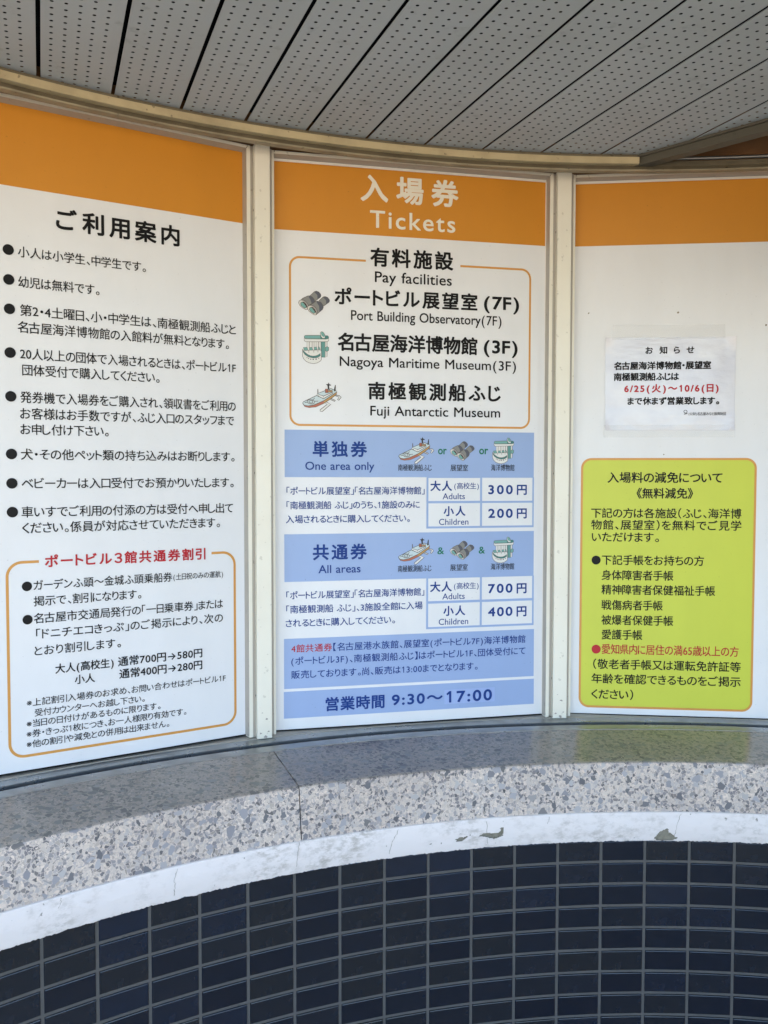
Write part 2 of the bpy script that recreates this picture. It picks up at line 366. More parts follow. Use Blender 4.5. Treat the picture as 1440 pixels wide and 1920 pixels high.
# ---- printed matter, in board coordinates (metres)
TEXTS=[
(0,'b','ink','ご利用案内',0.2669,0.5289,2.0224,0.0438),
(0,'r','ink','小人は小学生、中学生です。',0.1927,0.4529,1.9462,0.0215),
(0,'r','ink','幼児は無料です。',0.1922,0.3532,1.8862,0.0218),
(0,'r','ink','第2・4土曜日、小・中学生は、南極観測船ふじと',0.1947,0.6604,1.8296,0.0228),
(0,'r','ink','名古屋海洋博物館の入館料が無料となります。',0.1900,0.6432,1.7955,0.0227),
(0,'r','ink','20人以上の団体で入場されるときは、ポートビル1F',0.1936,0.6596,1.7423,0.0228),
(0,'r','ink','団体受付で購入してください。',0.1971,0.4806,1.7096,0.0224),
(0,'r','ink','発券機で入場券をご購入され、領収書をご利用の',0.1926,0.6588,1.6546,0.0229),
(0,'r','ink','お客様はお手数ですが、ふじ入口のスタッフまで',0.1920,0.6546,1.6216,0.0229),
(0,'r','ink','お申し付け下さい。',0.1919,0.3689,1.5897,0.0221),
(0,'r','ink','犬・その他ペット類の持ち込みはお断りします。',0.1921,0.6552,1.5389,0.0224),
(0,'r','ink','ベビーカーは入口受付でお預かりいたします。',0.1926,0.6526,1.4796,0.0225),
(0,'r','ink','車いすでご利用の付添の方は受付へ申し出て',0.1915,0.6508,1.4212,0.0225),
(0,'r','ink','ください。係員が対応させていただきます。',0.1925,0.6185,1.3884,0.0225),
(0,'b','red','ポートビル３館共通券割引',0.2353,0.5832,1.3182,0.0261),
(0,'r','ink','ガーデンふ頭～金城ふ頭乗船券',0.2123,0.5054,1.2698,0.0206),
(0,'r','ink','(土日祝のみの運航)',0.5079,0.6252,1.2693,0.0146),
(0,'r','ink','掲示で、割引になります。',0.2120,0.4354,1.2368,0.0205),
(0,'r','ink','名古屋市交通局発行の「一日乗車券」または',0.2119,0.6245,1.2012,0.0210),
(0,'r','ink','「ドニチエコきっぷ」のご掲示により、次の',0.2160,0.6242,1.1685,0.0210),
(0,'r','ink','とおり割引します。',0.2123,0.3898,1.1338,0.0204),
(0,'m','ink','大人(高校生)',0.2528,0.3737,1.0919,0.0200),
(0,'m','ink','通常700円→580円',0.3829,0.5739,1.0925,0.0209),
(0,'m','ink','小人',0.2917,0.3337,1.0643,0.0194),
(0,'m','ink','通常400円→280円',0.3854,0.5736,1.0652,0.0209),
(0,'r','ink','※上記割引入場券のお求め、お問い合わせはポートビル1F',0.1956,0.6301,1.0277,0.0158),
(0,'r','ink','受付カウンターへお越し下さい。',0.2108,0.4407,1.0052,0.0155),
(0,'r','ink','※当日の日付けがあるものに限ります。',0.1949,0.4758,0.9842,0.0155),
(0,'r','ink','※券・きっぷ1枚につき、お一人様限り有効です。',0.1945,0.5352,0.9629,0.0157),
(0,'r','ink','※他の割引や減免との併用は出来ません。',0.1941,0.4954,0.9414,0.0156),
(1,'b','cream','入場券',0.2042,0.4490,2.1823,0.0635),
(1,'r+L','cream','Tickets',0.2275,0.4410,2.1099,0.0421),
(1,'b','ink','有料施設',0.2282,0.4364,2.0200,0.0441),
(1,'rL','ink','Pay facilities',0.2396,0.4327,1.9733,0.0263),
(1,'b','ink','ポートビル展望室',0.1411,0.4992,1.9230,0.0410),
(1,'bL','ink','(7F)',0.5159,0.6085,1.9236,0.0329),
(1,'rL','ink','Port Building Observatory(7F)',0.1813,0.5622,1.8797,0.0239),
(1,'b','ink','名古屋海洋博物館',0.1487,0.4996,1.8152,0.0425),
(1,'bL','ink','(3F)',0.5163,0.6054,1.8155,0.0330),
(1,'rL','ink','Nagoya Maritime Museum(3F)',0.1537,0.6016,1.7693,0.0240),
(1,'b','ink','南極観測船ふじ',0.2233,0.5616,1.7005,0.0417),
(1,'rL','ink','Fuji Antarctic Museum',0.2285,0.5604,1.6525,0.0242),
(1,'b','blue','単独券',0.0880,0.2208,1.5592,0.0371),
(1,'rL','blue','One area only',0.0703,0.2387,1.5190,0.0199),
(1,'b','blue','共通券',0.0877,0.2203,1.3117,0.0374),
(1,'rL','blue','All areas',0.1015,0.2048,1.2707,0.0200),
(1,'mL','green','or',0.3993,0.4215,1.5582,0.0204),
(1,'mL','green','or',0.5058,0.5292,1.5591,0.0206),
(1,'rL','green','&',0.3986,0.4158,1.3100,0.0180),
(1,'rL','green','&',0.5061,0.5224,1.3097,0.0182),
(1,'r','ink','南極観測船ふじ',0.2981,0.3833,1.5153,0.0157),
(1,'r','ink','展望室',0.4313,0.4769,1.5152,0.0159),
(1,'r','ink','海洋博物館',0.5371,0.5994,1.5158,0.0160),
(1,'r','ink','南極観測船ふじ',0.2979,0.3835,1.2673,0.0158),
(1,'r','ink','展望室',0.4317,0.4776,1.2674,0.0160),
(1,'r','ink','海洋博物館',0.5381,0.6007,1.2672,0.0162),
(1,'r','blue','「ポートビル展望室」「名古屋海洋博物館」',0.0255,0.3651,1.4591,0.0187),
(1,'r','blue','「南極観測船 ふじ」のうち、1施設のみに',0.0253,0.3529,1.4249,0.0187),
(1,'r','blue','入場されるときに購入してください。',0.0235,0.3281,1.3915,0.0187),
(1,'b','blue','大人',0.3798,0.4359,1.4703,0.0250),
(1,'m','blue','(高校生)',0.4413,0.5055,1.4703,0.0159),
(1,'rL','blue','Adults',0.4113,0.4693,1.4447,0.0152),
(1,'b','blue','小人',0.4140,0.4710,1.4080,0.0245),
(1,'rL','blue','Children',0.4023,0.4787,1.3814,0.0155),
(1,'b','blue','大人',0.3800,0.4364,1.2204,0.0253),
(1,'m','blue','(高校生)',0.4418,0.5064,1.2211,0.0161),
(1,'rL','blue','Adults',0.4117,0.4700,1.1958,0.0154),
(1,'b','blue','小人',0.4144,0.4716,1.1595,0.0248),
(1,'rL','blue','Children',0.4027,0.4794,1.1325,0.0157),
(1,'bL','blue','300',0.5302,0.5954,1.4608,0.0234),
(1,'b','blue','円',0.6062,0.6330,1.4609,0.0269),
(1,'bL','blue','200',0.5305,0.5957,1.4013,0.0235),
(1,'b','blue','円',0.6065,0.6334,1.4013,0.0270),
(1,'bL','blue','700',0.5312,0.5967,1.2119,0.0237),
(1,'b','blue','円',0.6076,0.6345,1.2114,0.0272),
(1,'bL','blue','400',0.5315,0.5970,1.1530,0.0237),
(1,'b','blue','円',0.6079,0.6348,1.1526,0.0272),
(1,'r','blue','「ポートビル展望室」「名古屋海洋博物館」',0.0240,0.3652,1.2093,0.0189),
(1,'r','blue','「南極観測船 ふじ」、3施設全館に入場',0.0238,0.3610,1.1757,0.0189),
(1,'r','blue','されるときに購入してください。',0.0223,0.2911,1.1427,0.0189),
(1,'r','red','4館共通券',0.0356,0.1347,1.0811,0.0188),
(1,'r','blue','【名古屋港水族館、展望室(ポートビル7F)海洋博物館',0.1372,0.6324,1.0811,0.0193),
(1,'r','blue','(ポートビル3F)、南極観測船ふじ】はポートビル1F、団体受付にて',0.0354,0.6326,1.0511,0.0193),
(1,'r','blue','販売しております。尚、販売は13:00までとなります。',0.0352,0.5050,1.0180,0.0192),
(1,'b','blue','営業時間',0.1183,0.2649,0.9418,0.0335),
(1,'bL','blue','9:30～',0.2832,0.4138,0.9430,0.0267),
(1,'bL','blue','17:00',0.4235,0.5437,0.9427,0.0291),
(2,'m','ink','入場料の減免について',0.0854,0.3679,1.4915,0.0269),
(2,'m','ink','《無料減免》',0.1582,0.2972,1.4517,0.0263),
(2,'r+','ink','下記の方は各施設（ふじ、海洋博',0.0459,0.4153,1.4012,0.0247),
(2,'r+','ink','物館、展望室）を無料でご見学',0.0461,0.4158,1.3711,0.0247),
(2,'r+','ink','いただけます。',0.0481,0.2151,1.3402,0.0249),
(2,'r+','ink','下記手帳をお持ちの方',0.0740,0.3265,1.2814,0.0249),
(2,'r+','ink','身体障害者手帳',0.0736,0.2520,1.2427,0.0249),
(2,'r+','ink','精神障害者保健福祉手帳',0.0739,0.3549,1.2056,0.0249),
(2,'r+','ink','戦傷病者手帳',0.0743,0.2269,1.1661,0.0250),
(2,'r+','ink','被爆者保健手帳',0.0746,0.2534,1.1276,0.0250),
(2,'r+','ink','愛護手帳',0.0758,0.1771,1.0900,0.0251),
(2,'r+','ink','（敬老者手帳又は運転免許証等',0.0552,0.4205,1.0136,0.0251),
(2,'r+','ink','年齢を確認できるものをご掲示',0.0513,0.4211,0.9759,0.0251),
(2,'r+','ink','ください）',0.0516,0.1566,0.9356,0.0253),
(2,'r','red','愛知県内に居住の満65歳以上の方',0.0761,0.4148,1.0525,0.0253),
]
NOTICE=[
('b','ink','お知らせ',0.1750,0.2943,1.8107,0.0186),
('h','ink','名古屋海洋博物館・展望室',0.0981,0.3356,1.7726,0.0200),
('h','ink','南極観測船ふじは',0.0977,0.2579,1.7451,0.0200),
('h','red','6/25(火)～10/6(日)',0.1241,0.3545,1.7157,0.0213),
('h','ink','まで休まず営業致します。',0.1325,0.3566,1.6840,0.0194),
('r','ink','(公財)名古屋みなと振興財団',0.2830,0.3731,1.6513,0.0080),
]
BULLETS=[(0,'ink',0.1747,1.9473,0.0106),(0,'ink',0.1747,1.8881,0.0106),(0,'ink',0.1751,1.8298,0.0106),(0,'ink',0.1750,1.7426,0.0107),(0,'ink',0.1749,1.6550,0.0107),(0,'ink',0.1744,1.5391,0.0108),(0,'ink',0.1743,1.4798,0.0108),(0,'ink',0.1743,1.4215,0.0108),(0,'ink',0.1998,1.2688,0.0099),(0,'ink',0.2000,1.2000,0.0099),(2,'ink',0.0596,1.2806,0.0114),(2,'red',0.0623,1.0514,0.0115),]
RECTS=[
('blue_panel','peri',0.0213,0.6518,1.4918,1.6043),
('blue_panel','peri',0.0198,0.6534,1.2418,1.3559),
('table_border','peri',0.3702,0.6525,1.3652,1.4919),
('table_border','peri',0.3704,0.6544,1.1154,1.2423),
('blue_panel','peri',0.0182,0.6560,0.9842,1.1053),
('blue_panel','peri',0.0174,0.6568,0.9126,0.9774),
('table_cell','white',0.3751,0.5088,1.4332,1.4900),
('table_cell','white',0.5143,0.6479,1.4326,1.4905),
('table_cell','white',0.3752,0.5090,1.3704,1.4274),
('table_cell','white',0.5145,0.6483,1.3703,1.4274),
('table_cell','white',0.3753,0.5097,1.1850,1.2414),
('table_cell','white',0.5152,0.6495,1.1849,1.2413),
('table_cell','white',0.3754,0.5099,1.1205,1.1788),
('table_cell','white',0.5154,0.6499,1.1206,1.1788),
('price_sticker','sticker',0.4184,0.5507,0.9251,0.9610),
]
ICONS=[('bino',0.0552,0.1298,1.8760,1.9328),('bldg',0.0639,0.1277,1.7610,1.8380),('ship',0.0643,0.1573,1.6477,1.7179),('ship',0.2995,0.3887,1.5243,1.5904),('bino',0.4303,0.4935,1.5333,1.5808),('bldg',0.5407,0.5974,1.5255,1.5909),('ship',0.2993,0.3890,1.2768,1.3433),('bino',0.4308,0.4943,1.2869,1.3336),('bldg',0.5417,0.5987,1.2758,1.3421),]
CRACKS= [[(-0.6482, 0.7486), (-0.6473, 0.7384), (-0.6498, 0.7302)], [(-0.5371, 0.7466), (-0.5399, 0.7251), (-0.5389, 0.7069), (-0.539, 0.6903)], [(-0.409, 0.7503), (-0.4109, 0.7265), (-0.4109, 0.6966)], [(-0.298, 0.7472), (-0.3023, 0.731), (-0.3059, 0.7146), (-0.3072, 0.6919)], [(-0.1232, 0.7466), (-0.1256, 0.7301)], [(0.0274, 0.7479), (0.0234, 0.7189), (0.0218, 0.6912)], [(-0.1964, 0.745), (-0.1938, 0.6914)]]
CHIPS= [[(-0.205, 0.7125), (-0.1974, 0.7184), (-0.1862, 0.7154), (-0.18, 0.7184), (-0.1799, 0.7284), (-0.1763, 0.7279), (-0.1763, 0.708), (-0.1862, 0.7015), (-0.1955, 0.7074)], [(-0.2315, 0.7078), (-0.2271, 0.7128), (-0.2222, 0.7119), (-0.2185, 0.7148), (-0.2172, 0.7122), (-0.2222, 0.706), (-0.2234, 0.7027), (-0.2296, 0.7027)], [(-0.0016, 0.6853), (0.0049, 0.7047), (0.0139, 0.7144), (0.0152, 0.7035), (0.0262, 0.688), (0.0196, 0.6818), (0.0063, 0.6817)]]
# ---------------------------------------------------------------- lettering helpers
_fc = bpy.data.curves.new('lettering_source', 'FONT'); _fo = bpy.data.objects.new('lettering_source', _fc); COL.objects.link(_fo)
OFF = {'r': .010, 'r+': .0125, 'm': .017, 'b': .029, 'h': .036}
_cache = {}
def _text(body, off, space, res):
    _fc.body = body; _fc.offset = off; _fc.space_character = space; _fc.resolution_u = res
    bpy.context.view_layer.update()
    dg = bpy.context.evaluated_depsgraph_get()
    return bpy.data.meshes.new_from_object(_fo.evaluated_get(dg))
def _ext(me):
    xs = [v.co.x for v in me.vertices]; return min(xs), max(xs)
HALF = set('、。「」・【】()（）《》'); RIGHTINK = set('「【（《')
_ref = None
def _glyph(ch):
    """outline mesh of one character with its advance (narrow setting for punctuation)"""
    global _ref
    if _ref is None: me = _text('H', 0, 1.0, 3); _ref = _ext(me)[1]; bpy.data.meshes.remove(me)
    if ch not in _cache:
        if ch == '1':
            P = [(.09, .55), (.235, .70), (.315, .70), (.315, 0), (.235, 0), (.235, .605), (.13, .50)]
            _cache[ch] = (P, [(0, 6, 5, 1), (1, 5, 2), (2, 5, 4, 3)], .50); return _cache[ch]
        me = _text(ch, 0, 1.0, 4)
        if not len(me.vertices): _cache[ch] = ([], [], .32); return _cache[ch]
        m2 = _text(ch + 'H', 0, 1.0, 2); adv = _ext(m2)[1] - _ref; bpy.data.meshes.remove(m2)
        x0, x1 = _ext(me); sx = 0
        if ch in HALF:
            w = .50 if ch in '、。' else .46
            sx = w / 2 - (x0 + x1) / 2; adv = w
        elif ord(ch) > 0x3000 and adv > .9:
            lb, rb = x0, adv - x1; t = .05 if ord(ch) < 0x3100 else .042
            sx = -max(0, lb - t); adv = adv - max(0, lb - t) - max(0, rb - t)
            adv = max(adv, .60); sx = (adv - (x1 - x0)) / 2 - x0
        _cache[ch] = ([(v.co.x + sx, v.co.y) for v in me.vertices], [tuple(p.vertices) for p in me.polygons], adv)
        bpy.data.meshes.remove(me)
    return _cache[ch]
def lettering(parent, style, mat, body, u0, u1, v, h, layer):
    """one printed line on a board: u to the right, v up, h = height of a kanji (or of a capital)"""
    latin = style.endswith('L'); off = OFF[style.rstrip('L')]
    if h < .0175 and off < .02: off *= .6
    em = h / ((.70 if latin else .89) + 2 * off)
    target = (u1 - u0) / em - 2 * off
    gl = [_glyph(c) for c in body]
    pen = 0; pos = []
    for g in gl: pos.append(pen); pen += g[2]
    lo = min(x for x, y in gl[0][0]); hi = pos[-1] + max(x for x, y in gl[-1][0])
    nat = hi - lo; n = len(body) - 1
    kx = target / nat; track = 0.0
    cap = (1.22 if body[0].isdigit() or body[0] == '(' else 1.08) if latin else 1.04
    if kx > cap and n: kx = cap; track = (target / kx - nat) / n
    base = v - (.341 if latin else .377) * em
    pv = []; pf = []
    for i, g in enumerate(gl):
        o = len(pv); sx = pos[i] + track * i - lo
        pv += [(u0 + off * em + (x + sx) * kx * em, -layer, base + y * em) for x, y in g[0]]; pf += [tuple(o + k for k in f) for f in g[1]]
    # stroke weight of the typeface: the glyph faces laid down again a hair to each side
    d = off * em; nd = 8 if off > .012 else 4; vs = []; fs = []
    for q in range(nd + (1 if nd == 8 else 0)):
        dx, dz = (0, 0) if q == 8 else (d * math.cos(R(360 / nd * (q + .5))), d * math.sin(R(360 / nd * (q + .5))))
        o = len(vs); vs += [(x + dx, y - .00001 * q, z + dz) for x, y, z in pv]; fs += [tuple(o + k for k in f) for f in pf]
    m1 = bpy.data.meshes.new('lettering'); m1.from_pydata(vs, [], fs); m1.update()
    return link('lettering', m1, parent, M[mat])
def quad(name, parent, u0, u1, v0, v1, layer, mat):
    return mesh(name, [(u0, -layer, v0), (u1, -layer, v0), (u1, -layer, v1), (u0, -layer, v1)], [(0, 1, 2, 3)], M[mat], parent, normals=False)
def rr_path(u0, u1, v0, v1, r, n=10, gap=None):
    """rounded rectangle centre line, clockwise from the right end of the top gap"""
    P = []
    def arc(cx, cy, a0, a1):
        for i in range(n + 1):
            a = R(a0 + (a1 - a0) * i / n); P.append((cx + r * math.cos(a), cy + r * math.sin(a)))
    if gap: P.append((gap[1], v1))
    arc(u1 - r, v1 - r, 90, 0); arc(u1 - r, v0 + r, 0, -90); arc(u0 + r, v0 + r, -90, -180); arc(u0 + r, v1 - r, 180, 90)
    if gap: P.append((gap[0], v1))
    return P
def stroke_vf(P, w, closed, y):
    n = len(P); vs = []; fs = []
    for i, (x, z) in enumerate(P):
        if closed: a = P[(i - 1) % n]; b = P[(i + 1) % n]
        else: a = P[max(0, i - 1)]; b = P[min(n - 1, i + 1)]
        dx, dz = b[0] - a[0], b[1] - a[1]; L = math.hypot(dx, dz) or 1
        nx, nz = -dz / L * w / 2, dx / L * w / 2
        vs += [(x + nx, y, z + nz), (x - nx, y, z - nz)]
    for i in range(n if closed else n - 1):
        j = (i + 1) % n; fs.append((2 * i, 2 * i + 1, 2 * j + 1, 2 * j))
    return vs, fs
def outline(name, parent, u0, u1, v0, v1, r, w, layer, mat, gap=None):
    vs, fs = stroke_vf(rr_path(u0, u1, v0, v1, r, gap=gap), w, gap is None, -layer)
    return mesh(name, vs, fs, M[mat], parent, normals=False)
def disc(name, parent, u, v, r, layer, mat, n=24):
    return mesh(name, [(u + r * math.cos(R(360 * i / n)), -layer, v + r * math.sin(R(360 * i / n))) for i in range(n)], [tuple(range(n))], M[mat], parent, normals=False)

IC = {'ic_slate': (.085, .09, .115), 'ic_slate_light': (.22, .22, .21), 'ic_face': (.62, .60, .56), 'ic_ring': (.33, .29, .27), 'ic_teal': (.16, .36, .33), 'ic_teal_dark': (.05, .2, .19),
      'ic_black': (.02, .018, .018), 'ic_line': (.10, .085, .075), 'ic_white': (.70, .70, .68), 'ic_sky': (.52, .62, .65), 'ic_hull': (.42, .13, .08), 'ic_tan': (.50, .28, .09), 'ic_rust': (.36, .10, .05), 'ic_grey': (.42, .40, .38)}
for k_, c_ in IC.items(): M[k_] = flat(k_.replace('ic_', 'print_icon_'), c_)
def ell(cx, cy, a, b, rot=0, n=16):
    return [(cx + a * math.cos(t) * math.cos(rot) - b * math.sin(t) * math.sin(rot), cy + a * math.cos(t) * math.sin(rot) + b * math.sin(t) * math.cos(rot)) for t in [2 * math.pi * i / n for i in range(n)]]
faceL = [(165, 610), (190, 550), (240, 520), (300, 505), (390, 545), (460, 620), (500, 700), (455, 835), (400, 835), (300, 780), (210, 710)]
def sh(P, dx, dy): return [(x + dx, y + dy) for x, y in P]
SHAPES = {
 'bino': ((165, 190, 1205, 1005), [
  ('ic_slate_light', [(540, 365), (700, 215), (760, 195), (840, 225), (900, 290), (915, 350), (890, 400), (710, 545), (650, 450)], 1),
  ('ic_slate', [(700, 240), (760, 200), (840, 228), (900, 295), (912, 350), (885, 400), (800, 470), (790, 330)], 0),
  ('ic_slate_light', [(840, 515), (990, 380), (1050, 365), (1130, 390), (1190, 460), (1200, 510), (1170, 560), (990, 700), (930, 590)], 1),
  ('ic_slate', [(990, 400), (1050, 370), (1130, 393), (1188, 462), (1195, 510), (1165, 560), (1090, 620), (1080, 490)], 0),
  ('ic_slate_light', [(235, 520), (300, 460), (480, 370), (540, 365), (620, 400), (690, 480), (710, 560), (500, 690), (400, 560)], 1),
  ('ic_slate', [(500, 400), (545, 370), (620, 403), (688, 482), (705, 558), (600, 620), (560, 500)], 0),
  ('ic_ring', faceL, 1),
  ('ic_face', [(170, 610), (195, 555), (240, 530), (330, 560), (410, 640), (440, 740), (450, 825), (400, 830), (300, 775), (212, 705)], 0),
  ('ic_black', [(280, 580), (340, 575), (410, 640), (455, 730), (445, 775), (400, 700), (340, 620)], 0),
  ('ic_teal', [(237, 650), (250, 605), (290, 588), (340, 620), (405, 705), (425, 770), (370, 790), (300, 745), (250, 700)], 1),
  ('ic_slate_light', [(480, 720), (530, 690), (590, 650), (740, 545), (800, 530), (900, 565), (970, 650), (990, 740), (960, 810), (760, 990), (700, 760)], 1),
  ('ic_slate', [(760, 560), (805, 535), (900, 570), (968, 655), (985, 740), (950, 810), (860, 890), (850, 700)], 0),
  ('ic_ring', sh(faceL, 295, 168), 1),
  ('ic_face', sh([(170, 610), (195, 555), (240, 530), (330, 560), (410, 640), (440, 740), (450, 825), (400, 830), (300, 775), (212, 705)], 295, 168), 0),
  ('ic_black', sh([(280, 580), (340, 575), (410, 640), (455, 730), (445, 775), (400, 700), (340, 620)], 290, 165), 0),
  ('ic_teal', sh([(237, 650), (250, 605), (290, 588), (340, 620), (405, 705), (425, 770), (370, 790), (300, 745), (250, 700)], 290, 165), 1)]),
 'bldg': ((210, 180, 1155, 1355), [
  ('ic_white', [(1020, 545), (1090, 540), (1090, 1080), (1020, 1100)], 1),
  ('ic_teal', [(1020, 770), (1090, 710), (1150, 750), (1150, 850), (1090, 900), (1020, 880)], 1),
  ('ic_white', [(375, 560), (870, 545), (870, 870), (375, 870)], 1),
  ('ic_grey', [(445, 560), (480, 560), (480, 800), (445, 800)], 0), ('ic_grey', [(545, 560), (575, 560), (575, 800), (545, 800)], 0),
  ('ic_grey', [(615, 560), (640, 560), (640, 800), (615, 800)], 0), ('ic_grey', [(690, 560), (712, 560), (712, 780), (690, 780)], 0), ('ic_grey', [(765, 560), (808, 560), (808, 780), (765, 780)], 0),
  ('ic_white', [(215, 830), (215, 1080), (260, 1190), (350, 1280), (460, 1330), (600, 1350), (740, 1320), (850, 1250), (885, 1200), (885, 900), (850, 850), (290, 880)], 1),
  ('ic_teal', [(240, 785), (380, 765), (420, 880), (290, 890)], 1), ('ic_teal', [(460, 780), (550, 760), (590, 860), (460, 872)], 1),
  ('ic_teal', [(630, 760), (710, 745), (745, 835), (630, 855)], 1), ('ic_teal', [(775, 740), (800, 732), (850, 830), (775, 840)], 1),
  ('ic_grey', [(425, 880), (455, 880), (455, 965), (425, 965)], 0), ('ic_grey', [(600, 870), (630, 870), (630, 950), (600, 950)], 0), ('ic_grey', [(750, 850), (778, 850), (778, 940), (750, 940)], 0),
  ('ic_teal_dark', [(225, 860), (300, 950), (400, 1030), (500, 1070), (590, 1080), (680, 1070), (760, 1040), (850, 970), (850, 1060), (740, 1130), (590, 1150), (420, 1110), (300, 1030), (240, 940)], 1),
  ('ic_black', [(365, 1120), (390, 1130), (385, 1165), (362, 1155)], 0), ('ic_black', [(420, 1150), (450, 1160), (446, 1192), (418, 1182)], 0), ('ic_black', [(490, 1175), (525, 1180), (523, 1212), (490, 1208)], 0),
  ('ic_black', [(572, 1180), (618, 1180), (618, 1215), (572, 1215)], 0), ('ic_black', [(672, 1172), (722, 1165), (724, 1198), (676, 1206)], 0), ('ic_black', [(775, 1140), (805, 1128), (806, 1160), (778, 1172)], 0),
  ('ic_teal_dark', [(870, 540), (1018, 540), (1015, 1115), (890, 1115)], 1), ('ic_teal', [(895, 560), (925, 560), (925, 1090), (900, 1090)], 0), ('ic_teal', [(960, 560), (1000, 560), (1000, 1100), (960, 1100)], 0),
  ('ic_white', [(275, 440), (320, 470), (1050, 455), (1145, 425), (1150, 490), (1110, 545), (330, 575), (280, 535)], 1),
  ('ic_teal', [(280, 370), (320, 345), (830, 325), (1110, 330), (1148, 370), (1140, 430), (1050, 450), (320, 465), (280, 430)], 1),
  ('ic_teal_dark', [(850, 330), (1110, 332), (1144, 370), (1138, 425), (1050, 446), (850, 452)], 0),
  ('ic_white', [(840, 240), (880, 190), (940, 200), (1000, 280), (1022, 370), (1000, 425), (930, 430), (880, 380)], 1),
  ('ic_teal', [(860, 235), (890, 200), (940, 210), (990, 280), (1010, 360), (960, 385), (900, 340)], 0)]),
 'ship': ((105, 110, 1265, 1000), [
  ('ic_white', [(740, 690), (800, 690), (950, 770), (690, 995), (630, 980), (630, 940), (845, 770), (740, 720)], 1),
  ('ic_white', [(940, 600), (980, 600), (1095, 655), (1070, 680), (950, 630)], 1),
  ('ic_white', [(1090, 490), (1210, 500), (1265, 550), (1190, 645), (1150, 630), (1200, 545), (1100, 515)], 1),
  ('ic_tan', [(110, 760), (170, 850), (300, 880), (500, 855), (740, 745), (940, 610), (1120, 470), (1135, 390), (740, 640), (400, 780), (180, 820)], 1),
  ('ic_hull', [(112, 765), (172, 850), (300, 878), (500, 852), (740, 742), (740, 650), (400, 785), (180, 825)], 0),
  ('ic_sky', [(105, 745), (130, 710), (520, 515), (780, 360), (950, 295), (1100, 350), (1135, 390), (1040, 460), (740, 665), (450, 795), (280, 830), (160, 815)], 1),
  ('ic_white', [(540, 460), (730, 525), (730, 605), (540, 520)], 1), ('ic_white', [(730, 525), (1010, 400), (1018, 432), (730, 605)], 1),
  ('ic_sky', [(540, 460), (780, 360), (900, 320), (1010, 400), (730, 525)], 1),
  ('ic_black', [(555, 520), (590, 512), (605, 552), (560, 540)], 0),
  ('ic_tan', [(865, 355), (1000, 350), (1000, 390), (865, 410)], 1), ('ic_rust', [(785, 312), (865, 312), (865, 425), (785, 425)], 1),
  ('ic_black', [(862, 310), (850, 205), (800, 170), (862, 165), (885, 110), (905, 162), (960, 185), (955, 205), (902, 208), (908, 310)], 0),
  ('ic_black', [(1045, 370), (1060, 260), (1080, 180), (1100, 185), (1095, 350), (1072, 375)], 0),
  ('ic_line', [(550, 440), (550, 320), (570, 320), (578, 440)], 0)])}
def pictogram(parent, kind, u0, u1, v0, v1, layer):
    (x0, y0, x1, y1), L = SHAPES[kind]; vs = []; fs = []; mi = []; mats = []
    def mid(n):
        if n not in mats: mats.append(n)
        return mats.index(n)
    def tr(P): return [(u0 + (x - x0) / (x1 - x0) * (u1 - u0), v1 - (y - y0) / (y1 - y0) * (v1 - v0)) for x, y in P]
    y = layer
    def addstroke(Q, w, closed):
        a, b = stroke_vf(Q, w, closed, -y); o = len(vs); vs.extend(a); fs.extend([tuple(o + i for i in f) for f in b]); mi.extend([mid('ic_line')] * len(b))
    w = (u1 - u0) * .016
    for mat, P, ol in L:
        Q = tr(P); o = len(vs); y += .00003
        vs.extend([(a, -y, b) for a, b in Q]); fs.append(tuple(range(o, o + len(Q)))); mi.append(mid(mat))
        if ol: y += .00002; addstroke(Q, w, True)
    if kind == 'ship':
        y += .00003
        for q in (ell(355, 705, 112, 66, .1), ell(355, 705, 60, 36, .1)): addstroke(tr(q), w * .9, True)
        for q in ([(390, 670), (465, 590)], [(470, 690), (570, 680)], [(165, 735), (250, 715)]): addstroke(tr(q), w * .9, False)
    me = bpy.data.meshes.new('pictogram'); me.from_pydata(vs, [], fs)
    bm = bmesh.new(); bm.from_mesh(me)
    bm.to_mesh(me); bm.free()
    for n in mats: me.materials.append(M[n])
    me.polygons.foreach_set('material_index', mi); me.update()
    return link('pictogram', me, parent)

